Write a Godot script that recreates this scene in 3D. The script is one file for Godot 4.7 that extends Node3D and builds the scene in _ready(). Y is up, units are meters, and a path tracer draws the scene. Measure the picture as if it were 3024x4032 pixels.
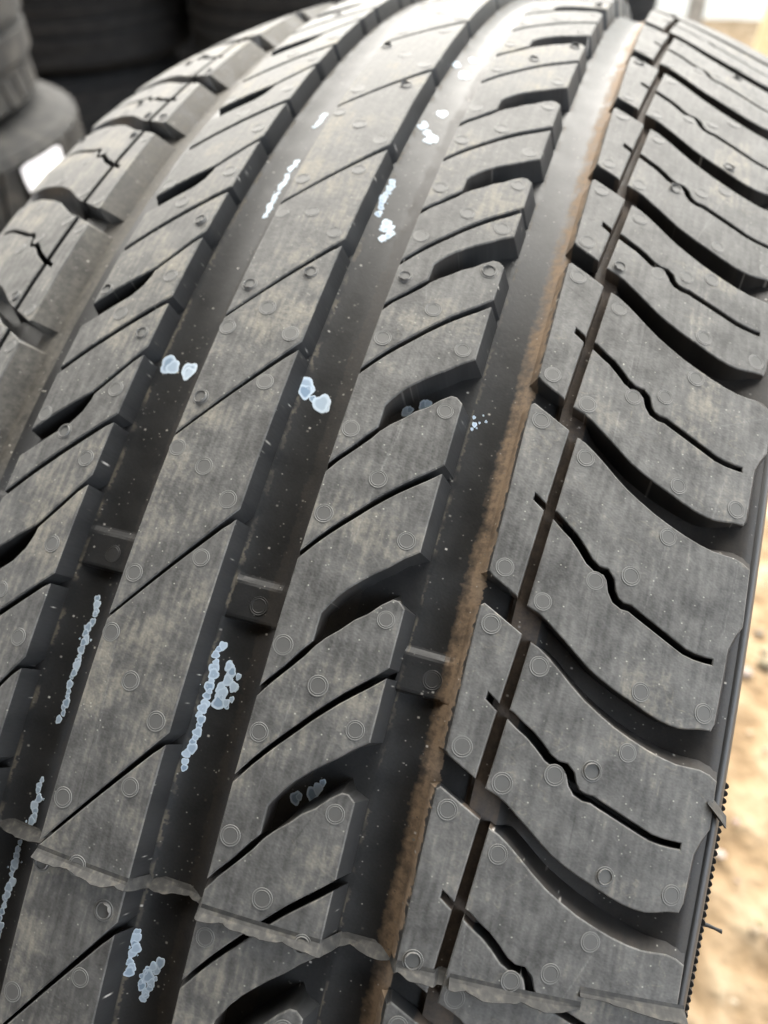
extends Node3D
# A close-up of the tread of a new car tyre standing on sandy ground in a tyre yard.
# The tyre's axle lies along x through the origin, so the tread is a surface of revolution:
# u (millimetres) runs across the tread, a (thousandths of a radian) runs round it from the top.

const R := 335.0            # crown radius, mm
const CROWN := 0.00239      # how fast the tread falls away from its middle, 1/mm
const GROUND := -0.335

var rng := RandomNumberGenerator.new()
var mat := {}
var tyre: Node3D
var taken := {}


func _ready() -> void:
	camera_and_light()
	rng.seed = 41
	make_materials()
	build_ground()
	build_yard()
	build_tyre()


# ---------------------------------------------------------------- camera, sky, sun, exposure
func camera_and_light() -> void:
	var cam := Camera3D.new()
	cam.name = "camera"
	add_child(cam)
	cam.transform = Transform3D(Basis(Vector3(0.94486672, -0.02357007, -0.32660577), Vector3(-0.20452907, 0.73643788, -0.64484657), Vector3(0.25572394, 0.67609444, 0.69101488)).orthonormalized(), Vector3(0.06222668, 0.37223696, 0.24676787))
	var lens := CameraAttributesPhysical.new()
	lens.frustum_near = 0.01
	lens.frustum_far = 200.0
	lens.frustum_focal_length = 25.97
	lens.frustum_focus_distance = 0.118
	lens.exposure_aperture = 15.5
	cam.attributes = lens
	cam.fov = 67.98
	cam.near = 0.01
	cam.far = 200.0
	cam.current = true

	var e := Environment.new()
	e.background_mode = Environment.BG_SKY
	var sky := ProceduralSkyMaterial.new()
	sky.sky_top_color = Color(0.80, 0.87, 0.95)
	sky.sky_horizon_color = Color(0.94, 0.95, 0.96)
	sky.sky_curve = 0.25
	sky.ground_bottom_color = Color(0.42, 0.36, 0.28)
	sky.ground_horizon_color = Color(0.60, 0.55, 0.47)
	sky.sky_energy_multiplier = 0.9
	e.sky = Sky.new()
	e.sky.sky_material = sky
	e.tonemap_mode = Environment.TONE_MAPPER_LINEAR
	e.tonemap_exposure = 11.6
	e.sdfgi_enabled = true
	e.ssao_enabled = true
	e.ssil_enabled = true
	var we := WorldEnvironment.new()
	we.name = "world"
	we.environment = e
	add_child(we)

	var sun := DirectionalLight3D.new()
	sun.name = "sun"
	sun.light_energy = 0.42
	sun.light_angular_distance = 72.0
	sun.light_color = Color(1.0, 0.985, 0.955)
	sun.shadow_enabled = true
	add_child(sun)
	sun.look_at_from_position(Vector3(-0.28, 1.1, -1.0), Vector3.ZERO)


# ---------------------------------------------------------------- naming helpers
func numbered(called: String) -> String:
	var n: int = taken.get(called, 0)
	taken[called] = n + 1
	return called if n == 0 else "%s_%03d" % [called, n]


func tag(o: Node, label: String, category: String, group := "", kind := "") -> void:
	if label: o.set_meta("label", label)
	if category: o.set_meta("category", category)
	if group: o.set_meta("group", group)
	if kind: o.set_meta("kind", kind)


func base(called: String, at: Vector3) -> Node3D:
	var o := Node3D.new()
	o.name = numbered(called)
	add_child(o)
	o.position = at
	return o


func put(called: String, mesh: Mesh, parent: Node, m: Material = null) -> MeshInstance3D:
	var o := MeshInstance3D.new()
	o.name = called
	o.mesh = mesh
	if m: o.material_override = m
	parent.add_child(o, true)
	return o


# ---------------------------------------------------------------- mesh collector: triangles with given normals
class Tris:
	var v := PackedVector3Array()
	var n := PackedVector3Array()
	var t := PackedVector2Array()
	func tri(a: Vector3, b: Vector3, c: Vector3, na: Vector3, nb: Vector3, nc: Vector3, ta := Vector2.ZERO, tb := Vector2.ZERO, tc := Vector2.ZERO) -> void:
		var g := (c - a).cross(b - a)
		if g.length_squared() < 1e-20:
			return
		if g.dot(na + nb + nc) < 0.0:
			v.append_array([a, c, b]); n.append_array([na, nc, nb]); t.append_array([ta, tc, tb])
		else:
			v.append_array([a, b, c]); n.append_array([na, nb, nc]); t.append_array([ta, tb, tc])
	func quad(a: Vector3, b: Vector3, c: Vector3, d: Vector3, na: Vector3, nb: Vector3, nc: Vector3, nd: Vector3, ta := Vector2.ZERO, tb := Vector2.ZERO, tc := Vector2.ZERO, td := Vector2.ZERO) -> void:
		tri(a, b, c, na, nb, nc, ta, tb, tc)
		tri(a, c, d, na, nc, nd, ta, tc, td)
	func flat(a: Vector3, b: Vector3, c: Vector3, d: Vector3, out: Vector3) -> void:
		var k := (c - a).cross(b - a)
		if k.length_squared() < 1e-20: k = (d - a).cross(c - a)
		k = k.normalized()
		if k.dot(out) < 0.0: k = -k
		quad(a, b, c, d, k, k, k, k)
	func surface_to(m: ArrayMesh, material: Material) -> void:
		if v.is_empty(): return
		var arr := []
		arr.resize(Mesh.ARRAY_MAX)
		arr[Mesh.ARRAY_VERTEX] = v
		arr[Mesh.ARRAY_NORMAL] = n
		arr[Mesh.ARRAY_TEX_UV] = t
		m.add_surface_from_arrays(Mesh.PRIMITIVE_TRIANGLES, arr)
		m.surface_set_material(m.get_surface_count() - 1, material)
	func mesh(material: Material) -> ArrayMesh:
		var m := ArrayMesh.new()
		surface_to(m, material)
		return m


# ---------------------------------------------------------------- materials
func noise_bytes(w: int, h: int, period: float, octaves: int, sd: int, kind := FastNoiseLite.TYPE_SIMPLEX_SMOOTH, sx := 1) -> PackedByteArray:
	# values 0..255 with features of about `period` pixels; sx > 1 stretches them along x
	var f := FastNoiseLite.new()
	f.noise_type = kind
	f.seed = sd
	f.frequency = 1.0 / period
	f.fractal_type = FastNoiseLite.FRACTAL_FBM if octaves > 1 else FastNoiseLite.FRACTAL_NONE
	f.fractal_octaves = octaves
	var im := f.get_image(w / sx, h, false, false, true)
	if sx > 1:
		im.resize(w, h, Image.INTERPOLATE_CUBIC)
	im.convert(Image.FORMAT_L8)
	return im.get_data()


func std(colour: Color, rough: float, spec := 0.5) -> StandardMaterial3D:
	var m := StandardMaterial3D.new()
	m.albedo_color = colour.linear_to_srgb()
	m.roughness = rough
	m.metallic_specular = spec
	return m


func to_byte(x: float) -> int:
	x = clampf(x, 0.0, 1.0)
	return int(255.0 * (12.92 * x if x < 0.0031308 else 1.055 * pow(x, 0.41667) - 0.055) + 0.5)


const BLACK := 0.022         # the rubber itself, wherever nothing lies on it
const TW := 2048
const TH := 1024


func make_materials() -> void:
	var lut := PackedByteArray()
	lut.resize(4097)
	for i in 4097: lut[i] = to_byte(i / 4096.0)
	# noise layers over the unrolled tread: 350 mm round x 200 mm across
	var blotch := noise_bytes(TW, TH, 150.0, 3, 1)
	var patch := noise_bytes(TW, TH, 46.0, 4, 2)
	var fine := noise_bytes(TW, TH, 9.0, 3, 3)
	var grain := noise_bytes(TW, TH, 2.6, 2, 4)
	var streak := noise_bytes(TW, TH, 7.0, 3, 5, FastNoiseLite.TYPE_SIMPLEX_SMOOTH, 8)
	var vein := noise_bytes(TW, TH, 60.0, 3, 6)
	# how much tan dirt each row across the tread holds (it lies thickest on the middle rib)
	var rowdirt := PackedFloat32Array()
	rowdirt.resize(TH)
	for y in TH:
		var u := (y + 0.5) / TH * 200.0 - 100.0
		var k := 0.0
		if u > -9.0 and u < 9.0: k = 0.11
		elif u < -20.0 and u > -40.0: k = 0.10
		elif u > 19.0 and u < 39.0: k = 0.06
		elif u < -50.0: k = 0.10
		elif u > 72.0 and u < 80.0: k = 0.055
		else: k = -0.06
		rowdirt[y] = k
	var alb := PackedByteArray(); alb.resize(TW * TH * 3)
	var rgh := PackedByteArray(); rgh.resize(TW * TH)
	var hgt := PackedByteArray(); hgt.resize(TW * TH)
	var galb := PackedByteArray(); galb.resize(TW * TH * 3)
	var grgh := PackedByteArray(); grgh.resize(TW * TH)
	for y in TH:
		var u := (y + 0.5) / TH * 200.0 - 100.0
		var k := rowdirt[y]
		for x in TW:
			var i := y * TW + x
			var b := blotch[i] * 0.003921
			var p := patch[i] * 0.003921
			var f := fine[i] * 0.003921
			var g := grain[i] * 0.003921
			var s := streak[i] * 0.003921
			# tread face: charcoal rubber under a thin grey bloom, with tan dirt in ragged patches
			var film := clampf((0.55 * p + 0.45 * s - 0.30) * 1.5, 0.0, 1.0)
			var dust := 0.046 + 0.090 * film + 0.030 * (f - 0.5) + 0.036 * (g - 0.5) + 0.04 * (b - 0.5)
			var c := BLACK + dust
			var d := clampf((0.46 * b + 0.26 * p + 0.28 * s + 0.22 * (f - 0.5) + k - 0.605) * 3.0, 0.0, 1.0)
			var q := absf(vein[i] * 0.003921 - 0.5)
			if q < 0.012 and b > 0.52: d = maxf(d, 0.55 * (1.0 - q / 0.012) * f * 1.6)
			d *= 0.20 + 0.56 * g
			d = clampf(d, 0.0, 0.85)
			alb[i * 3] = lut[clampi(int((c + (0.30 - c) * d) * 4096.0), 0, 4096)]
			alb[i * 3 + 1] = lut[clampi(int((c * 0.985 + (0.268 - c) * d) * 4096.0), 0, 4096)]
			alb[i * 3 + 2] = lut[clampi(int((c * 0.945 + (0.205 - c) * d) * 4096.0), 0, 4096)]
			rgh[i] = clampi(int(255.0 * (0.62 + 0.10 * film + 0.25 * d + 0.10 * (g - 0.5))), 0, 255)
			hgt[i] = clampi(int(255.0 * (0.45 * g + 0.35 * f + 0.20 * s)), 0, 255)
			# grooves: the same rubber without the film, silt where water left it, pale grit specks
			var silt := 0.10
			var sr := 0.055
			var sg := 0.050
			var sb := 0.044
			var uj := u + (p - 0.5) * 0.9 + (f - 0.5) * 0.9 + (s - 0.5) * 0.5
			if uj > 45.3 and uj < 48.9:
				silt = 0.14 + 0.86 * clampf((uj - 45.3) / 1.7, 0.0, 1.0)
				sr = 0.225; sg = 0.162; sb = 0.108
			elif u > 53.4 and u < 58.6:
				silt = 0.58; sr = 0.115; sg = 0.086; sb = 0.063
			elif uj > 15.6 and u < 20.6:
				silt = 0.30; sr = 0.066; sg = 0.054; sb = 0.043
			elif uj > -12.2 and u < -8.0 and u > -14.0:
				silt = 0.28; sr = 0.064; sg = 0.054; sb = 0.045
			elif (uj > 39.35 and uj < 39.9 and u > 39.42) or (uj > 9.25 and uj < 9.85 and u > 9.22) or (uj > -20.2 and uj < -19.5 and u > -20.1):
				silt = 0.70 * clampf((p - 0.42) * 4.0, 0.0, 1.0); sr = 0.14; sg = 0.12; sb = 0.09
			elif u < -46.0 and u > -53.9:
				silt = 0.72; sr = 0.135; sg = 0.125; sb = 0.108
			elif u > 60.0 or (u > 25.0 and u < 30.0):
				silt = 0.22; sr = 0.075; sg = 0.058; sb = 0.042
			var w := clampf(silt * (0.25 + 0.75 * f + 0.55 * s), 0.0, 1.0) * (0.65 + 0.55 * g) * clampf(0.35 + 1.3 * p, 0.5, 1.0)
			w = minf(w, 1.0)
			var c2 := BLACK + 0.010 * (p - 0.5) + 0.006 * (g - 0.5)
			var r1 := c2 + (sr - c2) * w
			var g1 := c2 * 1.03 + (sg - c2) * w
			var b1 := c2 * 1.07 + (sb - c2) * w
			galb[i * 3] = lut[clampi(int(r1 * 4096.0), 0, 4096)]
			galb[i * 3 + 1] = lut[clampi(int(g1 * 4096.0), 0, 4096)]
			galb[i * 3 + 2] = lut[clampi(int(b1 * 4096.0), 0, 4096)]
			grgh[i] = clampi(int(255.0 * (0.35 + 0.07 * p + 0.45 * w)), 0, 255)
	# grit
	var dots := RandomNumberGenerator.new()
	dots.seed = 9
	for k2 in 10000:
		var x2 := dots.randi_range(1, TW - 2)
		var y2 := dots.randi_range(1, TH - 2)
		var val := dots.randi_range(60, 190)
		var big := 1 if dots.randf() < 0.12 else 0
		for dy in big + 1:
			for dx in big + 1:
				var i2 := ((y2 + dy) * TW + x2 + dx) * 3
				galb[i2] = val; galb[i2 + 1] = int(val * 0.98); galb[i2 + 2] = int(val * 0.94)
	for k2 in 5000:
		var i2 := dots.randi_range(0, TW * TH - 1) * 3
		var val := dots.randi_range(110, 190)
		alb[i2] = val; alb[i2 + 1] = val; alb[i2 + 2] = int(val * 0.93)
	for k2 in 650:
		# fine scuffs, most of them along the way the tyre rolls
		var sx := dots.randf() * TW
		var sy := dots.randf() * TH
		var ang := dots.randfn(0.0, 0.16) if dots.randf() < 0.8 else dots.randf() * PI
		var len := dots.randi_range(12, 110)
		var amt := dots.randi_range(3, 13) * (1 if dots.randf() < 0.7 else -1)
		for t in len:
			var ix := posmod(int(sx + cos(ang) * t), TW)
			var iy := clampi(int(sy + sin(ang) * t), 0, TH - 1)
			var i3 := (iy * TW + ix) * 3
			for ch in 3: alb[i3 + ch] = clampi(alb[i3 + ch] + amt, 20, 220)
	var rubber := StandardMaterial3D.new()
	rubber.albedo_texture = ImageTexture.create_from_image(Image.create_from_data(TW, TH, false, Image.FORMAT_RGB8, alb))
	rubber.roughness = 1.0
	rubber.metallic_specular = 0.36
	rubber.roughness_texture = ImageTexture.create_from_image(Image.create_from_data(TW, TH, false, Image.FORMAT_L8, rgh))
	var h := ImageTexture.create_from_image(Image.create_from_data(TW, TH, false, Image.FORMAT_L8, hgt))
	rubber.heightmap_enabled = true
	rubber.heightmap_texture = h
	rubber.heightmap_scale = 0.009
	mat.rubber = rubber
	var groove := StandardMaterial3D.new()
	groove.albedo_texture = ImageTexture.create_from_image(Image.create_from_data(TW, TH, false, Image.FORMAT_RGB8, galb))
	groove.roughness = 1.0
	groove.metallic_specular = 0.29
	groove.roughness_texture = ImageTexture.create_from_image(Image.create_from_data(TW, TH, false, Image.FORMAT_L8, grgh))
	groove.heightmap_enabled = true
	groove.heightmap_texture = h
	groove.heightmap_scale = 0.004
	mat.groove = groove
	mat.side = std(Color(BLACK, BLACK, BLACK), 0.5)
	mat.vent = std(Color(0.082, 0.081, 0.077), 0.66)
	mat.vent_rim = std(Color(0.125, 0.123, 0.117), 0.66)
	mat.flash = noise_mat([Color(0.028, 0.028, 0.027), Color(0.042, 0.041, 0.039), Color(0.085, 0.078, 0.066)], [0.3, 0.55, 0.9], 30.0, 0.03, 0.6, 52)
	var paint := std(Color(0.62, 0.72, 0.82), 0.55)
	paint.vertex_color_use_as_albedo = true
	paint.albedo_color = Color.WHITE
	mat.paint = paint


func ramp(colours: Array, at: Array) -> Gradient:
	var g := Gradient.new()
	var cs := PackedColorArray()
	for c in colours: cs.append((c as Color).linear_to_srgb())
	g.colors = cs
	g.offsets = PackedFloat32Array(at)
	return g


func noise_mat(colours: Array, at: Array, period: float, size: float, rough: float, sd: int, bump := 0.0) -> StandardMaterial3D:
	# world-mapped mottled material; the pattern repeats every `size` metres
	var f := FastNoiseLite.new()
	f.seed = sd
	f.frequency = 1.0 / period
	f.fractal_octaves = 5
	var t := NoiseTexture2D.new()
	t.width = 512; t.height = 512
	t.seamless = true
	t.noise = f
	t.color_ramp = ramp(colours, at)
	var m := StandardMaterial3D.new()
	m.albedo_texture = t
	m.roughness = rough
	m.metallic_specular = 0.35
	m.uv1_triplanar = true
	m.uv1_world_triplanar = true
	m.uv1_scale = Vector3.ONE / size
	if bump > 0.0:
		var t2 := NoiseTexture2D.new()
		t2.width = 512; t2.height = 512
		t2.seamless = true
		t2.noise = f
		m.heightmap_enabled = true
		m.heightmap_texture = t2
		m.heightmap_scale = bump
	return m


# ---------------------------------------------------------------- ground
func build_ground() -> void:
	var soil := noise_mat([Color(0.16, 0.108, 0.060), Color(0.225, 0.158, 0.092), Color(0.265, 0.192, 0.118), Color(0.32, 0.25, 0.165)], [0.2, 0.42, 0.6, 0.85], 90.0, 0.42, 0.95, 21, 1.2)
	var g := Tris.new()
	var n := 60
	var f := FastNoiseLite.new()
	f.seed = 8
	f.frequency = 2.2
	var P := func(i: int, k: int) -> Vector3:
		var x := signf(i - n / 2.0) * pow(absf(i - n / 2.0) / (n / 2.0), 2.6) * 60.0
		var z := signf(k - n / 2.0) * pow(absf(k - n / 2.0) / (n / 2.0), 2.6) * 60.0
		return Vector3(x, GROUND - 0.004 + 0.006 * f.get_noise_2d(x, z), z)
	for i in n:
		for k in n:
			g.quad(P.call(i, k), P.call(i + 1, k), P.call(i + 1, k + 1), P.call(i, k + 1), Vector3.UP, Vector3.UP, Vector3.UP, Vector3.UP)
	var o := put("ground", g.mesh(soil), self)
	tag(o, "sandy tan ground of the tyre yard", "ground", "", "structure")
	# loose stones on the soil beside the tyre
	var stone := SphereMesh.new()
	stone.radius = 0.5; stone.height = 1.0
	stone.radial_segments = 7; stone.rings = 4
	var sm := std(Color(1, 1, 1), 0.9)
	sm.vertex_color_use_as_albedo = true
	stone.material = sm
	var mm := MultiMesh.new()
	mm.transform_format = MultiMesh.TRANSFORM_3D
	mm.use_colors = true
	mm.mesh = stone
	mm.instance_count = 1500
	for i in 1500:
		var x := 0.13 + rng.randf() * 1.0
		var z := 0.5 - rng.randf() * 3.4
		var s := 0.004 + 0.016 * pow(rng.randf(), 3.0)
		var b := Basis.from_euler(Vector3(rng.randf() * 6.0, rng.randf() * 6.0, rng.randf() * 6.0)).scaled(Vector3(s * rng.randf_range(0.8, 1.6), s * rng.randf_range(0.4, 0.8), s))
		mm.set_instance_transform(i, Transform3D(b, Vector3(x, GROUND + 0.001, z)))
		var c := rng.randf_range(0.12, 0.40)
		mm.set_instance_color(i, Color(c, c * rng.randf_range(0.72, 0.9), c * rng.randf_range(0.48, 0.75)))
	var st := MultiMeshInstance3D.new()
	st.name = "gravel"
	st.multimesh = mm
	add_child(st)
	tag(st, "loose tan grit and small stones on the sandy ground", "gravel", "", "stuff")


# ---------------------------------------------------------------- the yard behind: stacked tyres, wall
func lathe(profile: Array, seg: int, material: Material) -> ArrayMesh:
	# profile of Vector2(radius, height) turned round the y axis
	var g := Tris.new()
	for i in profile.size() - 1:
		var a: Vector2 = profile[i]
		var b: Vector2 = profile[i + 1]
		var e := (b - a).normalized()
		var k := Vector2(e.y, -e.x)
		for s in seg:
			var t0 := TAU * s / seg
			var t1 := TAU * (s + 1) / seg
			var d0 := Vector3(cos(t0), 0, sin(t0))
			var d1 := Vector3(cos(t1), 0, sin(t1))
			var n0 := d0 * k.x + Vector3.UP * k.y
			var n1 := d1 * k.x + Vector3.UP * k.y
			g.quad(d0 * a.x + Vector3.UP * a.y, d1 * a.x + Vector3.UP * a.y, d1 * b.x + Vector3.UP * b.y, d0 * b.x + Vector3.UP * b.y, n0, n1, n1, n0)
	return g.mesh(material)


func lying_tyre(called: String, label: String, group: String, at: Vector3, turn: float, r: float, h: float, ribs: int, material: Material, wide := 0.80) -> Node3D:
	var o := base(called, at)
	o.rotation.y = turn
	tag(o, label, "tyre", group)
	var w := h * wide
	var y0 := (h - w) / 2.0
	# tread core seen in the grooves
	put("tread_core", lathe([Vector2(r - 0.022, y0), Vector2(r - 0.009, y0 + 0.004), Vector2(r - 0.009, y0 + w - 0.004), Vector2(r - 0.022, y0 + w)], 72, material), o)
	var rw := w / ribs
	for i in ribs:
		var a := y0 + rw * i + 0.005
		var b := y0 + rw * (i + 1) - 0.005
		var ca: float = 0.011 * pow(absf((a + b) / 2.0 - h / 2.0) / (w / 2.0), 2.5)
		if i == 0 or i == ribs - 1:
			# shoulder rows are cut into blocks by slanted slots
			var g := Tris.new()
			var nb := 58
			for k in nb:
				var t0 := TAU * k / nb
				var t1 := TAU * (k + 0.82) / nb
				var sk := 0.035 * (1.0 if i == 0 else -1.0)
				var q := []
				for y in [a, b]:
					var off: float = sk if y == b else 0.0
					for rr in [r - 0.011, r - ca]:
						for tt in [t0, t1]:
							q.append(Vector3(cos(tt + off) * rr, y, sin(tt + off) * rr))
				var m0: Vector3 = (q[2] + q[3] + q[6] + q[7]) / 4.0
				m0 = Vector3(m0.x, 0, m0.z).normalized()
				g.flat(q[2], q[3], q[7], q[6], m0)
				g.flat(q[0], q[2], q[6], q[4], q[2] - q[3])
				g.flat(q[1], q[3], q[7], q[5], q[3] - q[2])
				g.flat(q[0], q[1], q[3], q[2], Vector3.DOWN)
				g.flat(q[4], q[5], q[7], q[6], Vector3.UP)
			put("shoulder_row", g.mesh(material), o)
		else:
			put("rib", lathe([Vector2(r - 0.010, a), Vector2(r - ca - 0.001, a + 0.0005), Vector2(r - ca, a + 0.0015), Vector2(r - ca, b - 0.0015), Vector2(r - ca - 0.001, b - 0.0005), Vector2(r - 0.010, b)], 72, material), o)
	for sd in [0, 1]:
		var p := [Vector2(r - 0.014, y0 + 0.001), Vector2(r - 0.022, y0 * 0.7), Vector2(r - 0.040, y0 * 0.25), Vector2(r - 0.065, 0.0), Vector2(r - 0.095, 0.006), Vector2(r - 0.118, 0.022), Vector2(r - 0.127, 0.030), Vector2(r - 0.127, 0.046), Vector2(r - 0.10, 0.040), Vector2(r - 0.04, 0.030), Vector2(r - 0.03, h / 2.0)]
		if sd == 1:
			for i in p.size(): p[i] = Vector2(p[i].x, h - p[i].y)
			p.reverse()
		put("sidewall", lathe(p, 72, material), o)
	return o


func box_mesh(size: Vector3, bevel: float, material: Material) -> ArrayMesh:
	# bevelled box standing on y = 0
	var g := Tris.new()
	var hx := size.x / 2.0
	var hz := size.z / 2.0
	var ring := func(ix: float, y: float) -> Array:
		return [Vector3(-hx + ix, y, -hz + ix), Vector3(hx - ix, y, -hz + ix), Vector3(hx - ix, y, hz - ix), Vector3(-hx + ix, y, hz - ix)]
	var rs := [ring.call(bevel, 0.0), ring.call(0.0, bevel), ring.call(0.0, size.y - bevel), ring.call(bevel, size.y)]
	for k in 3:
		for i in 4:
			var a: Vector3 = rs[k][i]
			var b: Vector3 = rs[k][(i + 1) % 4]
			var c: Vector3 = rs[k + 1][(i + 1) % 4]
			var d: Vector3 = rs[k + 1][i]
			g.flat(a, b, c, d, (a + b + c + d) / 4.0 - Vector3(0, size.y / 2.0, 0))
	g.flat(rs[0][0], rs[0][1], rs[0][2], rs[0][3], Vector3.DOWN)
	g.flat(rs[3][0], rs[3][1], rs[3][2], rs[3][3], Vector3.UP)
	return g.mesh(material)


func build_yard() -> void:
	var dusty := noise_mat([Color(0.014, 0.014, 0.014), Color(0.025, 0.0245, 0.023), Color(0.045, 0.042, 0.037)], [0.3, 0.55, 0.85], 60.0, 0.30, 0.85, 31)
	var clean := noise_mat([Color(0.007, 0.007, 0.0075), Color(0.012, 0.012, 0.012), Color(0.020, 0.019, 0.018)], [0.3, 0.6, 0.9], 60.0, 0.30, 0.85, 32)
	# near stack: two tyres lie under the one whose ribs show
	lying_tyre("stacked_tyre", "dusty tyre lying on the ground, lowest of the near stack", "tyres stacked near the standing tyre", Vector3(-0.90, GROUND, -0.37), 0.4, 0.32, 0.235, 5, dusty, 0.93)
	lying_tyre("stacked_tyre", "dusty tyre with a white sticker on its tread, second in its stack", "tyres stacked near the standing tyre", Vector3(-0.868, GROUND + 0.236, -0.376), 1.3, 0.325, 0.235, 4, dusty, 0.93)
	lying_tyre("stacked_tyre", "dusty ribbed tyre lying on top of the tyre with the white sticker", "tyres stacked near the standing tyre", Vector3(-0.912, GROUND + 0.472, -0.375), 2.1, 0.325, 0.235, 6, dusty, 0.93)
	# sticker on the second tyre
	var stick := std(Color(0.80, 0.80, 0.84), 0.5)
	var g := Tris.new()
	var cc := Vector3(-0.868, GROUND + 0.236, -0.376)
	var dir := 0.0
	var rows := [[0.222, -0.20, -0.03], [0.220, -0.225, -0.005], [0.208, -0.225, -0.005], [0.190, -0.15, -0.02], [0.180, -0.105, -0.035], [0.178, -0.09, -0.045]]
	for k in rows.size() - 1:
		for i in 8:
			var q := []
			for e in [[k, i], [k, i + 1], [k + 1, i + 1], [k + 1, i]]:
				var row: Array = rows[e[0]]
				var t: float = dir + lerpf(row[1], row[2], e[1] / 8.0)
				q.append(cc + Vector3(cos(t) * 0.3265, row[0], sin(t) * 0.3265))
			g.flat(q[0], q[1], q[2], q[3], Vector3(cos(dir), 0, sin(dir)))
	var so := put("sticker", g.mesh(stick), self)
	tag(so, "plain white paper sticker on the tread of the stacked dusty tyre", "sticker")
	# far stacks
	var spots := [
		["farther black tyre lying lowest behind the near stack", Vector3(-1.62, GROUND, -1.78), 0.34, 0.225],
		["farther black tyre lying second from the ground behind the near stack", Vector3(-1.60, GROUND + 0.227, -1.83), 0.34, 0.225],
		["farther black tyre lying third from the ground behind the near stack", Vector3(-1.50, GROUND + 0.454, -1.80), 0.38, 0.225],
		["farther black tyre lying uppermost of the stack behind the near stack", Vector3(-1.52, GROUND + 0.681, -1.80), 0.37, 0.225],
	]
	for s in spots:
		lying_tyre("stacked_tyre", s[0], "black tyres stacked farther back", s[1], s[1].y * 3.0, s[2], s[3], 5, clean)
	var spots2 := [
		["black tyre lying lowest of the stack beside the farther stack", Vector3(-0.93, GROUND, -2.05), 0.35, 0.23],
		["black tyre lying in the middle of the stack beside the farther stack", Vector3(-0.91, GROUND + 0.232, -2.03), 0.36, 0.23],
		["black tyre lying uppermost of the stack beside the farther stack", Vector3(-0.89, GROUND + 0.464, -2.06), 0.36, 0.23],
	]
	for s in spots2:
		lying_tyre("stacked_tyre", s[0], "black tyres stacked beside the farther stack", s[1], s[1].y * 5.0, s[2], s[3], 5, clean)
	var spots3 := [
		["wide black tyre lying lowest of the widest stack in the shade", Vector3(-1.55, GROUND, -2.75), 0.42, 0.25],
		["wide black tyre lying second of the widest stack in the shade", Vector3(-1.53, GROUND + 0.252, -2.73), 0.42, 0.25],
		["wide black tyre lying uppermost of the widest stack in the shade", Vector3(-1.55, GROUND + 0.504, -2.75), 0.42, 0.25],
	]
	for s in spots3:
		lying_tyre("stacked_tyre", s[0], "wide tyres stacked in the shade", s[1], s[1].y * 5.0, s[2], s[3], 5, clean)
	# added, unseen canopy and wall: they keep the light from above and behind away
	var tin := noise_mat([Color(0.05, 0.05, 0.05), Color(0.08, 0.078, 0.075)], [0.3, 0.7], 60.0, 0.8, 0.8, 36)
	var added_shed := base("added_shed", Vector3(-1.0, GROUND, 1.9))
	tag(added_shed, "unseen dark canopy and wall added to block light from above and behind", "added_shed")
	var added_roof := put("added_roof", box_mesh(Vector3(9.0, 0.10, 4.8), 0.01, tin), added_shed)
	added_roof.position = Vector3(0.0, 2.75, -0.35)
	var back := put("added_back_wall", box_mesh(Vector3(9.0, 2.75, 0.12), 0.01, tin), added_shed)
	back.position = Vector3(0.0, 0.0, 2.0)
	for x in [-4.2, 4.2]:
		var added_post := put("added_post", box_mesh(Vector3(0.12, 2.75, 0.12), 0.01, tin), added_shed)
		added_post.position = Vector3(x, 0.0, -2.6)
	# pale wall far behind, with what stands before it
	var plaster := noise_mat([Color(0.74, 0.72, 0.64), Color(0.80, 0.78, 0.70), Color(0.83, 0.81, 0.75)], [0.3, 0.5, 0.8], 80.0, 1.6, 0.9, 33)
	var wall := put("wall", box_mesh(Vector3(3.2, 2.6, 0.14), 0.01, plaster), self)
	wall.position = Vector3(1.20, GROUND - 0.05, -4.1)
	tag(wall, "pale cream plastered wall beyond the tyre yard", "wall")
	var block := put("concrete_block", box_mesh(Vector3(0.062, 0.20, 0.10), 0.006, noise_mat([Color(0.20, 0.19, 0.17), Color(0.30, 0.28, 0.25)], [0.3, 0.7], 60.0, 0.3, 0.9, 34)), self)
	block.position = Vector3(0.055, GROUND - 0.002, -3.3)
	tag(block, "small grey concrete block standing before the cream wall", "block")
	var wood := noise_mat([Color(0.56, 0.47, 0.26), Color(0.66, 0.58, 0.36)], [0.3, 0.7], 40.0, 0.25, 0.8, 35)
	var plank := put("plank", box_mesh(Vector3(0.075, 0.95, 0.03), 0.004, wood), self)
	plank.position = Vector3(0.285, GROUND - 0.002, -2.75)
	plank.rotation = Vector3(-0.10, 0.0, -0.05)
	tag(plank, "yellow wooden plank leaning upright before the cream wall", "plank")
	var bk := base("bucket", Vector3(0.285, GROUND - 0.002, -2.45))
	tag(bk, "white plastic bucket on the sand before the yellow plank", "bucket")
	var white := std(Color(0.80, 0.80, 0.80), 0.45)
	put("pail", lathe([Vector2(0.0, 0.002), Vector2(0.045, 0.0), Vector2(0.062, 0.115), Vector2(0.060, 0.115), Vector2(0.043, 0.006), Vector2(0.0, 0.006)], 32, white), bk)
	put("rim", lathe([Vector2(0.061, 0.106), Vector2(0.066, 0.106), Vector2(0.066, 0.117), Vector2(0.061, 0.117)], 32, white), bk)
	lying_tyre("loose_tyre", "dark tyre lying alone on the sand near the concrete block", "", Vector3(-0.42, GROUND, -3.6), 0.7, 0.32, 0.20, 4, clean)


# ---------------------------------------------------------------- the tyre
func rad(u: float) -> float:
	return R - CROWN * u * u


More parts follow.
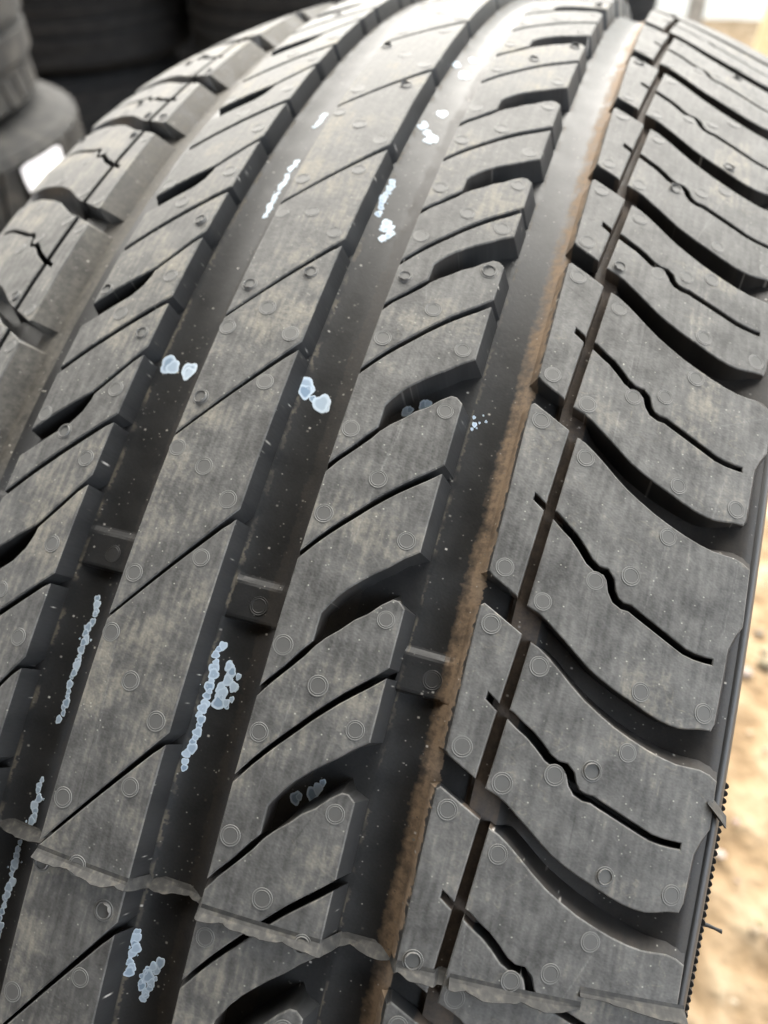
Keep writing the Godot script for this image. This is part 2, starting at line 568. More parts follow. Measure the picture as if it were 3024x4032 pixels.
func at(u: float, a: float, dep := 0.0) -> Vector3:
	# u mm across, a in 1/1000 rad round, dep mm below the tread face -> metres
	var r := (rad(u) - dep) * 0.001
	return Vector3(u * 0.001, r * cos(a * 0.001), r * sin(a * 0.001))


func face_normal(u: float, a: float) -> Vector3:
	var sl := 2.0 * CROWN * u
	return Vector3(sl, cos(a * 0.001), sin(a * 0.001)).normalized()


func uvs(u: float, a: float) -> Vector2:
	return Vector2((a * 0.335 + 75.0) / 350.0, (u + 100.0) / 200.0)


# s (mm round) is what outlines are drawn in, so that both axes are millimetres
func block(called: String, outline: Array, floor_dep: Callable, parent: Node, bevel := 0.28, top_dep := 0.0) -> MeshInstance3D:
	# outline: Vector4(u, a, across, round): the last two say how far (mm) the foot of the wall stands out
	var pts := PackedVector2Array()
	var fl := PackedFloat32Array()
	var fr := PackedFloat32Array()
	for i in outline.size():
		var p: Vector4 = outline[i]
		var q: Vector4 = outline[(i + 1) % outline.size()]
		var a2 := Vector2(p.x, p.y * 0.335)
		var b2 := Vector2(q.x, q.y * 0.335)
		var n := maxi(1, int(ceil(a2.distance_to(b2) / 2.2)))
		for k in n:
			var t := float(k) / n
			pts.append(a2.lerp(b2, t))
			fl.append(lerpf(p.z, q.z, t))
			fr.append(lerpf(p.w, q.w, t))
	if Geometry2D.is_polygon_clockwise(pts):
		pts.reverse()
		fl.reverse()
		fr.reverse()
	var n := pts.size()
	# outward edge and corner normals (outline runs counter-clockwise in u, s)
	var en := PackedVector2Array()
	for i in n:
		var e := (pts[(i + 1) % n] - pts[i]).normalized()
		en.append(Vector2(e.y, -e.x))
	# is_polygon_clockwise uses screen axes: make sure that the normals point out
	var area := 0.0
	for i in n: area += pts[i].cross(pts[(i + 1) % n])
	if area < 0.0:
		for i in n: en[i] = -en[i]
	var vn := PackedVector2Array()
	for i in n:
		var k := en[i] + en[(i - 1 + n) % n]
		var l := k.length()
		vn.append(k.normalized() / maxf(0.6, l / 2.0) if l > 0.05 else en[i])
	var inner := PackedVector2Array()
	for i in n: inner.append(pts[i] - vn[i] * bevel)
	var top := Tris.new()
	var side := Tris.new()
	# face, cut into cells so that it follows the curve of the tyre
	var lo := inner[0]
	var hi := inner[0]
	for q in inner:
		lo = lo.min(q)
		hi = hi.max(q)
	var cell := 5.0
	var cu0 := int(floor(lo.x / cell))
	var cu1 := int(ceil(hi.x / cell))
	var cs0 := int(floor(lo.y / cell))
	var cs1 := int(ceil(hi.y / cell))
	for cu in range(cu0, cu1):
		var strip := PackedVector2Array([Vector2(cu * cell, lo.y - 1), Vector2((cu + 1) * cell, lo.y - 1), Vector2((cu + 1) * cell, hi.y + 1), Vector2(cu * cell, hi.y + 1)])
		for piece in Geometry2D.intersect_polygons(inner, strip):
			for cs in range(cs0, cs1):
				var box := PackedVector2Array([Vector2(lo.x - 1, cs * cell), Vector2(hi.x + 1, cs * cell), Vector2(hi.x + 1, (cs + 1) * cell), Vector2(lo.x - 1, (cs + 1) * cell)])
				for bit in Geometry2D.intersect_polygons(piece, box):
					var idx := Geometry2D.triangulate_polygon(bit)
					for k in range(0, idx.size(), 3):
						var A: Vector2 = bit[idx[k]]
						var B: Vector2 = bit[idx[k + 1]]
						var C: Vector2 = bit[idx[k + 2]]
						top.tri(at(A.x, A.y / 0.335, top_dep), at(B.x, B.y / 0.335, top_dep), at(C.x, C.y / 0.335, top_dep), face_normal(A.x, A.y / 0.335), face_normal(B.x, B.y / 0.335), face_normal(C.x, C.y / 0.335), uvs(A.x, A.y / 0.335), uvs(B.x, B.y / 0.335), uvs(C.x, C.y / 0.335))
	for i in n:
		var j := (i + 1) % n
		var h := (i - 1 + n) % n
		var na := en[i]
		var nb := en[i]
		if en[i].dot(en[h]) > 0.75: na = (en[i] + en[h]).normalized()
		if en[i].dot(en[j]) > 0.75: nb = (en[i] + en[j]).normalized()
		var p := pts[i]
		var q := pts[j]
		var pa := p.y / 0.335
		var qa := q.y / 0.335
		var wn := func(k: Vector2, a: float) -> Vector3:
			return (Vector3(1, 0, 0) * k.x + Vector3(0, -sin(a * 0.001), cos(a * 0.001)) * k.y).normalized()
		var wa: Vector3 = wn.call(na, pa)
		var wb: Vector3 = wn.call(nb, qa)
		var fa := face_normal(p.x, pa)
		var fb := face_normal(q.x, qa)
		var ip := inner[i]
		var iq := inner[j]
		var mid_a := (wa + fa).normalized()
		var mid_b := (wb + fb).normalized()
		# rounded edge in two strips
		var mp := (ip + p) / 2.0 + vn[i] * bevel * 0.207
		var mq := (iq + q) / 2.0 + vn[j] * bevel * 0.207
		top.quad(at(ip.x, ip.y / 0.335, top_dep), at(iq.x, iq.y / 0.335, top_dep), at(mq.x, mq.y / 0.335, top_dep + bevel * 0.29), at(mp.x, mp.y / 0.335, top_dep + bevel * 0.29), fa, fb, mid_b, mid_a, uvs(ip.x, ip.y / 0.335), uvs(iq.x, iq.y / 0.335), uvs(mq.x, mq.y / 0.335), uvs(mp.x, mp.y / 0.335))
		top.quad(at(mp.x, mp.y / 0.335, top_dep + bevel * 0.29), at(mq.x, mq.y / 0.335, top_dep + bevel * 0.29), at(q.x, qa, top_dep + bevel), at(p.x, pa, top_dep + bevel), mid_a, mid_b, wb, wa, uvs(mp.x, mp.y / 0.335), uvs(mq.x, mq.y / 0.335), uvs(q.x, qa), uvs(p.x, pa))
		# wall down to the floor
		var da: float = floor_dep.call(p.x + fl[i]) + 0.12
		var db: float = floor_dep.call(q.x + fl[j]) + 0.12
		var pu := p.x + fl[i]
		var qu := q.x + fl[j]
		# lean the wall normals up with the flare
		var la: Vector3 = (wa + fa * ((absf(fl[i]) + absf(fr[i])) / maxf(da, 1.0))).normalized()
		var lb: Vector3 = (wb + fb * ((absf(fl[j]) + absf(fr[j])) / maxf(db, 1.0))).normalized()
		var pf := pa + fr[i] / 0.335
		var qf := qa + fr[j] / 0.335
		side.quad(at(p.x, pa, top_dep + bevel), at(q.x, qa, top_dep + bevel), at(qu, qf, db), at(pu, pf, da), la, lb, lb, la, uvs(p.x, pa), uvs(q.x, qa), uvs(qu, qf), uvs(pu, pf))
	var m := ArrayMesh.new()
	top.surface_to(m, mat.rubber)
	side.surface_to(m, mat.groove)
	return put(called, m, parent)


func curve(c: Array, u: float) -> float:
	# piecewise-smooth reading of [[u, v], ...] sorted by u
	if u <= c[0][0]: return c[0][1]
	for i in c.size() - 1:
		if u <= c[i + 1][0]:
			var t: float = (u - c[i][0]) / (c[i + 1][0] - c[i][0])
			return lerpf(c[i][1], c[i + 1][1], t)
	return c[-1][1]


func extend(known: Array, first: int, lo: int, hi: int, step := 93.0) -> Dictionary:
	var d := {}
	for i in known.size(): d[first + i] = float(known[i])
	for j in range(first + known.size(), hi + 1): d[j] = d[j - 1] + step
	for j in range(first - 1, lo - 1, -1): d[j] = d[j + 1] - step
	return d


# depth of the body of the tyre below the tread face, across the tread
const FLOOR := [[-90.0, 1.6], [-88.5, 1.6], [-84.0, 3.4], [-76.0, 6.0], [-64.0, 6.2], [-62.5, 4.4], [-59.0, 4.6], [-54.9, 4.6], [-53.2, 4.5], [-50.0, 4.4], [-48.0, 4.55], [-45.5, 4.8], [-42.4, 4.8], [-40.8, 4.6], [-39.8, 4.4], [-37.0, 5.2], [-28.6, 5.2], [-27.0, 4.4],
	[-22.5, 4.0], [-20.3, 4.1], [-19.5, 4.55], [-18.3, 4.95], [-16.6, 5.25], [-14.6, 5.35], [-12.4, 5.2], [-10.8, 4.8], [-9.6, 4.2], [-8.9, 3.8], [8.9, 3.9], [9.4, 4.2], [10.4, 4.8], [11.8, 5.2], [13.8, 5.35], [15.6, 5.2], [17.3, 4.8], [18.7, 4.1], [19.4, 3.8],
	[25.6, 4.2], [27.0, 5.2], [38.6, 4.9], [39.3, 4.9], [40.2, 5.05], [41.6, 5.3], [43.2, 5.35], [44.8, 5.2], [46.1, 4.8], [47.2, 4.2], [48.2, 3.6], [53.6, 3.9], [54.2, 2.8], [58.4, 2.8], [60.2, 6.0], [64.0, 6.6], [74.0, 6.4], [80.0, 4.8], [84.5, 2.2], [87.4, 1.1], [88.5, 1.0], [90.0, 1.3]]


func floor_at(u: float) -> float:
	return curve(FLOOR, u)


# outlines of one pitch of the outer rows, measured from the corner where slot meets shoulder block
const SLOT_UP := [[56.0, -16.0], [58.0, -14.0], [59.5, -11.5], [61.1, -8.0], [63.0, -4.0], [65.0, 0.5], [67.1, 5.0], [69.2, 8.2], [71.4, 11.2], [74.0, 14.0], [76.5, 17.0], [78.6, 19.0], [80.5, 20.0], [82.0, 20.2], [83.6, 19.2], [85.2, 17.8], [86.9, 17.2]]
const SLOT_LOW := [[57.75, 0.0], [59.2, 1.6], [61.0, 5.0], [62.8, 9.0], [65.1, 14.5], [67.4, 19.5], [69.8, 23.6], [72.4, 27.6], [74.9, 30.6], [77.8, 33.6], [80.4, 35.6], [82.6, 36.6], [84.6, 36.4], [86.2, 36.2], [87.8, 37.4], [89.1, 39.6]]
const WAVE := [[57.3, 0.415], [59.0, 0.452], [60.6, 0.482], [62.2, 0.525], [63.8, 0.575], [65.3, 0.60], [66.6, 0.60], [67.5, 0.628], [68.1, 0.68], [68.9, 0.715], [70.1, 0.73], [71.3, 0.73], [72.8, 0.75], [74.8, 0.775], [76.8, 0.80], [78.8, 0.825], [80.7, 0.848], [82.4, 0.856], [84.0, 0.857], [85.3, 0.855]]


func shoulder_row(A: Dictionary, lo: int, hi: int, mirror: bool) -> void:
	# inner small blocks and outer shoulder blocks between slots at the angles in A
	var place := func(u: float, a: float, f := 0.0, w := 0.0) -> Vector4:
		if not mirror: return Vector4(u, a, f, w)
		return Vector4(-(u + lerpf(4.5, 1.6, clampf((u - 49.0) / 34.0, 0.0, 1.0))), -a, -f * 2.9, -w)
	for j in range(lo, hi):
		var a0: float = A[j]
		var a1: float = A[j + 1]
		var L := a1 - a0
		# small inner block, with the short sipe cut into its outer edge
		var o := []
		o.append(place.call(49.75, a0 - 12.0, -0.6))
		o.append(place.call(56.25, a0 - 2.5, 0.0))
		var sa := a0 + L * 0.385
		var eu := lerpf(56.25, 54.3, clampf((sa - (a0 - 2.5)) / (L - 16.5), 0.0, 1.0))
		o.append(place.call(eu, sa - 1.6, 0.0))
		o.append(place.call(53.3, sa - 5.2, 0.0))
		o.append(place.call(53.2, sa - 1.9, 0.0))
		o.append(place.call(eu - 0.1, sa + 2.0, 0.0))
		o.append(place.call(54.3, a1 - 19.0, 0.0))
		o.append(place.call(49.9, a1 - 25.5, -1.2))
		o.append(place.call(49.25, a1 - 27.5, -1.6))
		o.append(place.call(49.2, a0 - 10.5, -1.6))
		var b1 := block("tread_block", o, floor_at, tyre)
		vent(b1, place.call(51.45, a0 - 3.0))
		vent(b1, place.call(51.45, a1 - 29.0 - 2.0))
		# shoulder block, with the wavy sipe cut into it
		o = []
		for q in SLOT_LOW: o.append(place.call(q[0], a0 + q[1], 0.0, -1.5 if q[0] > 60.0 else -0.5))
		var tip := a0 + 39.6 + (L + 17.2 - 39.6) * 0.36
		o.append(place.call(89.3, tip))
		o.append(place.call(88.3, tip + 6.0, 0.35))
		o.append(place.call(87.55, tip + 13.0, 0.4))
		o.append(place.call(87.3, a1 + 13.0, 0.4))
		for i in range(SLOT_UP.size() - 1, -1, -1): o.append(place.call(SLOT_UP[i][0], a1 + SLOT_UP[i][1]))
		# up the inner edge to the sipe, round it and on
		var w0 := a0 + L * 0.415
		var wu := lerpf(57.75, 56.0, clampf((w0 - a0) / (L - 16.0), 0.0, 1.0))
		o.append(place.call(wu, w0 + 2.6))
		var lower := []
		var upper := []
		for i in WAVE.size():
			var c := Vector2(WAVE[i][0], WAVE[i][1] * L)
			var prev := Vector2(WAVE[maxi(i - 1, 0)][0], WAVE[maxi(i - 1, 0)][1] * L)
			var nxt := Vector2(WAVE[mini(i + 1, WAVE.size() - 1)][0], WAVE[mini(i + 1, WAVE.size() - 1)][1] * L)
			var dd := Vector2(nxt.x - prev.x, (nxt.y - prev.y) * 0.335).normalized()
			var nn := Vector2(-dd.y, dd.x) * lerpf(0.66, 0.46, i / float(WAVE.size()))
			lower.append(place.call(c.x + nn.x, a0 + c.y + nn.y / 0.335))
			upper.append(place.call(c.x - nn.x, a0 + c.y - nn.y / 0.335))
		for q in lower: o.append(q)
		for i in range(upper.size() - 1, -1, -1): o.append(upper[i])
		o.append(place.call(wu + 0.08, w0 - 2.6))
		var b2 := block("shoulder_block", o, floor_at, tyre)
		vent(b2, place.call(59.8, a0 + 10.0))
		vent(b2, place.call(75.1, a0 + 37.5))
		vent(b2, place.call(65.3, a0 + L * 0.655))
		vent(b2, place.call(70.5, a0 + L * 0.585))
		vent(b2, place.call(58.2, a1 - 20.0))
		vent(b2, place.call(75.3, a1 + 8.5))
		vent(b2, place.call(85.3, a1 + 10.0))


const VENT_FROM := -60.0
const VENT_TO := 860.0
var vent_mesh := []


func make_vents() -> void:
	# closed mould-vent marks: a fine raised ring round a flat plug; torn ones keep a ragged lip
	for kind in 4:
		var g := Tris.new()
		var ringed := Tris.new()
		var prof := [Vector2(1.58, -0.05), Vector2(1.53, 0.06), Vector2(1.45, 0.06), Vector2(1.37, 0.022), Vector2(1.25, 0.022), Vector2(1.20, 0.075), Vector2(1.13, 0.075), Vector2(1.04, 0.035), Vector2(0.0, 0.03)]
		var k := rng.randf() * 6.0
		var seg := 28
		for i in prof.size() - 1:
			for s in seg:
				var q := []
				var nn := []
				for e in [[i, s], [i, s + 1], [i + 1, s + 1], [i + 1, s]]:
					var p: Vector2 = prof[e[0]]
					var t: float = TAU * e[1] / seg
					var hgt := p.y
					if kind >= 2 and (e[0] == 5 or e[0] == 6):
						# torn plug: the lip stands up on one side
						hgt += 0.12 + maxf(0.0, sin(t * 1.0 + k)) * (0.35 if kind == 2 else 0.65) * (0.75 + 0.25 * sin(t * 7.0 + k))
					if kind == 1: hgt *= 0.55 + 0.45 * sin(t + k)
					q.append(Vector3(cos(t) * p.x, hgt, sin(t) * p.x) * 0.001)
				var d: Vector2 = (prof[i + 1] - prof[i]).normalized()
				var tm := TAU * (s + 0.5) / seg
				var no := (Vector3(cos(tm), 0, sin(tm)) * -d.y * -1.0 + Vector3.UP * -d.x).normalized()
				if no.y < 0.0: no = -no
				(ringed if i in [0, 1, 2, 4, 5] else g).flat(q[0], q[1], q[2], q[3], Vector3.UP)
		var vm := ArrayMesh.new()
		g.surface_to(vm, mat.vent)
		ringed.surface_to(vm, mat.vent_rim)
		vent_mesh.append(vm)


func vent(parent: Node, p, dep := 0.0, own: Material = null) -> void:
	if p.y < VENT_FROM or p.y > VENT_TO: return
	var r := rng.randf()
	var kind := 0 if r < 0.55 else 1 if r < 0.84 else 2 if r < 0.94 else 3
	var o := put("vent_mark", vent_mesh[kind], parent, own)
	var up := face_normal(p.x, p.y)
	var x := Vector3(up.y, -up.x, 0).normalized()
	var z := x.cross(up).normalized()
	var b := Basis(x, up, z)
	o.transform = Transform3D(b.rotated(up, rng.randf() * TAU).scaled_local(Vector3.ONE * rng.randf_range(0.9, 1.04)), at(p.x, p.y, dep - 0.012))


func strip_outline(left_u: float, right_u: float, upper: Array, lower: Array, flare_l: float, flare_r: float) -> Array:
	# a bar of a rib between two cuts; upper and lower are [u, a] from left to right
	var o := []
	for i in upper.size():
		var f := 0.0
		if i == 0: f = flare_l
		if i == upper.size() - 1: f = flare_r
		o.append(Vector4(upper[i][0], upper[i][1], f, upper[i][2] if upper[i].size() > 2 else 0.0))
	for i in range(lower.size() - 1, -1, -1):
		var f := 0.0
		if i == 0: f = flare_l
		if i == lower.size() - 1: f = flare_r
		o.append(Vector4(lower[i][0], lower[i][1], f, lower[i][2] if lower[i].size() > 2 else 0.0))
	return o


func build_tyre() -> void:
	tyre = base("car_tyre", Vector3.ZERO)
	tag(tyre, "new black car tyre standing on edge with blue-white paint marks in its grooves", "tyre")
	make_vents()
	var lo := -4
	var hi := 12
	build_body()
	# shoulder rows: slot positions on the side towards the open ground and on the side towards the stacks
	shoulder_row(extend([100, 190, 275, 349, 445, 553, 638], 1, lo, hi), lo, hi, false)
	var left := extend([-422, -324, -225, -150], 0, -8, 8)
	shoulder_row(left, -8, 7, true)
	rib_middle(lo, hi)
	rib_right(lo, hi)
	rib_left(lo, hi)
	wear_bars()
	mould_flash()
	paint_marks()


func rib_middle(lo: int, hi: int) -> void:
	var r := extend([83, 176, 272, 357, 430, 527, 636, 721], 0, lo - 1, hi)
	var l := extend([138, 235, 335, 421, 495, 592, 700, 789], 0, lo - 1, hi)
	for j in range(lo, hi):
		# from the sipe above (its lower lip) to the sipe below (its upper lip)
		var up := [[-8.17, l[j - 1] + 2.2], [0.0, (l[j - 1] + r[j - 1]) / 2.0 + 3.2], [6.6, lerpf(r[j - 1], l[j - 1], 0.10) + 4.4], [7.5, lerpf(r[j - 1], l[j - 1], 0.05) + 4.9], [8.17, r[j - 1] + 5.6]]
		var dn := [[-8.17, l[j]], [0.0, (l[j] + r[j]) / 2.0], [8.17, r[j]]]
		var b := block("rib_block", strip_outline(-8.17, 8.17, up, dn, -1.1, 1.0), floor_at, tyre)
		vent(b, Vector3(5.6, r[j] - 3.0, 0))
		vent(b, Vector3(-0.6, r[j] - 17.0, 0))
		vent(b, Vector3(4.5, r[j - 1] + 28.0, 0))
		vent(b, Vector3(-6.1, l[j] - 22.0, 0))
		vent(b, Vector3(-6.6, l[j - 1] + 8.0, 0))


func rib_right(lo: int, hi: int) -> void:
	var sl := extend([70, 170, 259, 330, 418, 526, 616], 1, lo, hi)
	var pr := extend([124, 222, 305, 378, 480, 582, 676], 1, lo, hi)
	var sll := extend([143, 240, 325, 397, 494, 605, 691], 1, lo, hi)
	var pl := extend([186, 278, 366, 439, 540, 645, 735], 1, lo, hi)
	var E := 38.35
	var W := 19.97
	var slot_up := [[26.1, 0.67], [26.1, 0.506], [26.8, 0.456], [27.8, 0.392], [29.0, 0.33], [30.6, 0.266], [32.3, 0.203], [34.3, 0.139], [36.2, 0.066], [E, 0.0]]
	var plain := [[W, 1.0], [22.1, 0.85], [23.6, 0.755], [25.3, 0.655], [27.1, 0.555], [29.0, 0.445], [30.8, 0.35], [32.6, 0.26], [34.5, 0.175], [36.4, 0.092], [E, 0.0]]
	for j in range(lo, hi):
		var k: float = sll[j] - sl[j]
		var kp: float = pl[j] - pr[j]
		# bar below the slot, down to the plain sipe
		var up := [[W, sll[j] + 4.6]]
		for q in [[21.4, 0.962], [23.8, 0.854], [25.5, 0.766], [26.6, 0.695], [27.9, 0.633], [29.6, 0.57], [31.3, 0.494], [33.0, 0.443], [34.7, 0.367], [36.2, 0.318], [37.2, 0.318], [E, 0.355]]:
			up.append([q[0], sl[j] + q[1] * k, -1.6 if q[0] > 28.0 and q[0] < 37.0 else 0.0])
		up[1][1] = maxf(up[1][1], sll[j] - 2.0)
		var dn := []
		for q in plain: dn.append([q[0], pr[j] + q[1] * kp])
		var b := block("rib_block", strip_outline(W, E, up, dn, -1.2, 1.0), floor_at, tyre)
		vent(b, Vector3(36.0, sl[j] + 0.445 * k, 0))
		vent(b, Vector3(28.7, pr[j] + 16.0, 0))
		vent(b, Vector3(21.9, pl[j] - 20.5, 0))
		# bar below the plain sipe, down to the next slot
		up = []
		for q in plain: up.append([q[0], pr[j] + q[1] * kp + lerpf(3.6, 4.7, (q[0] - W) / (E - W))])
		dn = [[W, sll[j + 1]]]
		var k1: float = sll[j + 1] - sl[j + 1]
		for q in [[21.1, 0.937], [22.9, 0.848], [24.6, 0.747], [25.85, 0.684]]: dn.append([q[0], sl[j + 1] + q[1] * k1])
		for q in slot_up: dn.append([q[0], sl[j + 1] + q[1] * k1])
		b = block("rib_block", strip_outline(W, E, up, dn, -1.2, 1.0), floor_at, tyre)
		vent(b, Vector3(35.8, sl[j + 1] - 3.5, 0))
		vent(b, Vector3(21.8, sll[j + 1] - 20.5, 0))


func rib_left(lo: int, hi: int) -> void:
	var s := extend([171, 270, 361, 447, 526, 623], 0, lo, hi)
	var p := extend([136, 225, 322, 412, 490, 580], -1, lo, hi)
	var W := -38.9
	var E := -21.1
	var slot_up := [[W, 60.0], [-35.3, 49.0], [-31.4, 39.0], [-28.7, 32.5], [-28.0, 30.0], [-24.5, 15.0], [E, 0.0]]
	var slot_low := [[W, 76.0], [-36.5, 69.5], [-33.9, 62.0], [-30.6, 53.0], [-28.9, 45.0], [-28.1, 37.0], [-28.0, 33.6], [-24.5, 19.0], [-22.6, 10.6], [E, 5.8]]
	var plain := [[W, 54.5], [-33.9, 38.0], [-29.0, 23.0], [-24.1, 8.5], [E, 0.0]]
	var plain_low := [[W, 58.5], [-33.9, 42.2], [-29.0, 27.4], [-24.1, 13.2], [-22.4, 8.2], [E, 5.4]]
	for j in range(lo, hi):
		var up := []
		var dn := []
		for q in slot_low: up.append([q[0], s[j] + q[1]])
		for q in plain: dn.append([q[0], p[j] + q[1]])
		var b := block("rib_block", strip_outline(W, E, up, dn, -1.0, 0.95), floor_at, tyre)
		vent(b, Vector3(-23.7, p[j] - 14.0, 0))
		vent(b, Vector3(-30.8, p[j] + 15.0, 0))
		up = []
		dn = []
		for q in plain_low: up.append([q[0], p[j] + q[1]])
		for q in slot_up: dn.append([q[0], s[j + 1] + q[1]])
		b = block("rib_block", strip_outline(W, E, up, dn, -1.0, 0.95), floor_at, tyre)
		vent(b, Vector3(-23.7, s[j + 1] - 8.0, 0))
		vent(b, Vector3(-37.2, s[j + 1] + 49.0, 0))


func revolve(prof: Array, a0: float, a1: float, step: float, material: Material) -> ArrayMesh:
	# prof: Vector2(u, radius) in mm, turned about the axle from angle a0 to a1 (1/1000 rad)
	var g := Tris.new()
	var n := prof.size()
	var pn := []
	for i in n - 1:
		var e: Vector2 = (prof[i + 1] - prof[i]).normalized()
		pn.append(Vector2(-e.y, e.x))
	var vn := []
	for i in n:
		var x: Vector2 = pn[maxi(i - 1, 0)]
		var y: Vector2 = pn[mini(i, n - 2)]
		vn.append([x if x.dot(y) < 0.6 else (x + y).normalized(), y if x.dot(y) < 0.6 else (x + y).normalized()])
	var m := int(ceil((a1 - a0) / step))
	for k in m:
		var b0 := lerpf(a0, a1, float(k) / m)
		var b1 := lerpf(a0, a1, float(k + 1) / m)
		for i in n - 1:
			var P := func(q: Vector2, b: float) -> Vector3:
				return Vector3(q.x, q.y * cos(b * 0.001), q.y * sin(b * 0.001)) * 0.001
			var N := func(q: Vector2, b: float) -> Vector3:
				return Vector3(q.x, q.y * cos(b * 0.001), q.y * sin(b * 0.001)).normalized()
			var p: Vector2 = prof[i]
			var q: Vector2 = prof[i + 1]
			g.quad(P.call(p, b0), P.call(q, b0), P.call(q, b1), P.call(p, b1), N.call(vn[i][1], b0), N.call(vn[i + 1][0], b0), N.call(vn[i + 1][0], b1), N.call(vn[i][1], b1), uvs(p.x, b0), uvs(q.x, b0), uvs(q.x, b1), uvs(p.x, b1))
	return g.mesh(material)


func build_body() -> void:
	# groove floors and the tread base under the blocks
	var prof := []
	for i in FLOOR.size() - 1:
		var a: float = FLOOR[i][0]
		var b: float = FLOOR[i + 1][0]
		var n := maxi(1, int((b - a) / 4.0))
		for k in n: 
			var u := lerpf(a, b, float(k) / n)
			prof.append(Vector2(u, rad(u) - floor_at(u)))
	prof.append(Vector2(90.0, rad(90.0) - 1.5))
	put("tread_base", revolve(prof, -3141.6, 3141.6, 14.0, mat.groove), tyre)
	# sidewalls
	for sd in [1.0, -1.0]:
		var s := [Vector2(88.6, rad(90.0) - 1.35), Vector2(89.4, rad(90.0) - 0.9), Vector2(90.2, rad(90.0) - 1.1), Vector2(90.7, rad(90.0) - 2.0), Vector2(91.4, rad(90.0) - 4.6), Vector2(91.9, rad(90.0) - 8.4), Vector2(92.6, rad(90.0) - 14.0), Vector2(94.0, rad(90.0) - 23.0), Vector2(96.5, rad(90.0) - 36.0), Vector2(98.6, rad(90.0) - 52.0), Vector2(99.2, rad(90.0) - 66.0), Vector2(98.5, rad(90.0) - 80.0), Vector2(96.0, rad(90.0) - 93.0), Vector2(90.0, rad(90.0) - 102.0), Vector2(86.0, rad(90.0) - 107.0), Vector2(83.0, rad(90.0) - 108.0), Vector2(80.0, rad(90.0) - 104.0), Vector2(86.0, rad(90.0) - 84.0), Vector2(88.0, rad(90.0) - 60.0), Vector2(80.0, rad(90.0) - 22.0), Vector2(60.0, rad(90.0) - 6.0), Vector2(0.0, rad(0.0) - 16.0)]
		if sd < 0.0:
			for i in s.size(): s[i] = Vector2(-s[i].x, s[i].y)
			s.reverse()
		put("sidewall", revolve(s, -3141.6, 3141.6, 14.0, mat.side), tyre)
	# fine saw-tooth ribbing on the sidewall just below the shoulder
	var g := Tris.new()
	var pitch := 3.7
	var na := int(900.0 / pitch)
	var y0 := rad(90.0) - 4.9
	var y1 := rad(90.0) - 13.0
	for k in na:
		var a := 592.0 + k * pitch
		var P := func(u: float, y: float, b: float) -> Vector3:
			return Vector3(u, y * cos(b * 0.001), y * sin(b * 0.001)) * 0.001
		var steps := 5
		for k2 in steps:
			var t0 := float(k2) / steps
			var t1 := float(k2 + 1) / steps
			var h0 := 0.55 * pow(sin(PI * t0), 0.7)
			var h1 := 0.55 * pow(sin(PI * t1), 0.7)
			var p0: Vector3 = P.call(91.45 + h0, y0 + h0 * 0.4, a + pitch * t0)
			var p1: Vector3 = P.call(91.45 + h1, y0 + h1 * 0.4, a + pitch * t1)
			var p2: Vector3 = P.call(92.5 + h1, y1, a + pitch * t1)
			var p3: Vector3 = P.call(92.5 + h0, y1, a + pitch * t0)
			g.flat(p0, p1, p2, p3, Vector3(1, 0, 0))
			g.flat(p0, p1, P.call(91.3, y0, a + pitch * t1), P.call(91.3, y0, a + pitch * t0), (p0).normalized() + Vector3(0.3, 0, 0))
	var o := put("serration", g.mesh(mat.side), tyre)
	o.set_meta("kind", "stuff")
	# the rest of the way round the ribs run on without cuts
	var rest := Tris.new()
	var m := ArrayMesh.new()
	for e in [[-89.0, -54.0], [-38.9, -21.1], [-8.17, 8.17], [19.97, 38.35], [49.2, 89.0]]:
		var pr := [Vector2(e[0] - 0.9, rad(e[0]) - 5.0), Vector2(e[0], rad(e[0]) - 0.3), Vector2(e[0] + 0.3, rad(e[0] + 0.3))]
		var n := int((e[1] - e[0]) / 4.0)
		for k in range(1, n): 
			var u: float = lerpf(e[0], e[1], float(k) / n)
			pr.append(Vector2(u, rad(u)))
		pr.append_array([Vector2(e[1] - 0.3, rad(e[1] - 0.3)), Vector2(e[1], rad(e[1]) - 0.3), Vector2(e[1] + 0.9, rad(e[1]) - 5.0)])
		var piece := revolve(pr, 1160.0, 5730.0, 16.0, mat.rubber)
		m.add_surface_from_arrays(Mesh.PRIMITIVE_TRIANGLES, piece.surface_get_arrays(0))
		m.surface_set_material(m.get_surface_count() - 1, mat.rubber)
	put("plain_tread", m, tyre)
	# a rubber whisker left by a sidewall vent, and a tab of flash on the shoulder
	var wk := Tris.new()
	var w0 := Vector3(92.3, (rad(90.0) - 6.0) * cos(0.662), (rad(90.0) - 6.0) * sin(0.662)) * 0.001
	var w1 := w0 + Vector3(0.0013, 0.0002, 0.0002)
	var w2 := w1 + Vector3(0.0006, 0.0, 0.0001)
	var path := [[w0 - Vector3(0.001, 0, 0), 0.45], [w0 + Vector3(0.0004, 0, 0), 0.32], [w1, 0.26], [w2, 0.30], [w2 + Vector3(0.0004, 0.0001, 0.0001), 0.36], [w2 + Vector3(0.0005, 0.0001, 0.0001), 0.02]]
	for i in path.size() - 1:
		for k in 8:
			var c0 := TAU * k / 8.0
			var c1 := TAU * (k + 1) / 8.0
			var d0 := Vector3(0.1, cos(c0), sin(c0))
			var d1 := Vector3(0.1, cos(c1), sin(c1))
			var ra: float = path[i][1] * 0.001
			var rb: float = path[i + 1][1] * 0.001
			wk.quad(path[i][0] + d0 * ra, path[i][0] + d1 * ra, path[i + 1][0] + d1 * rb, path[i + 1][0] + d0 * rb, d0, d1, d1, d0)
	put("rubber_whisker", wk.mesh(mat.side), tyre)
	var tb := Tris.new()
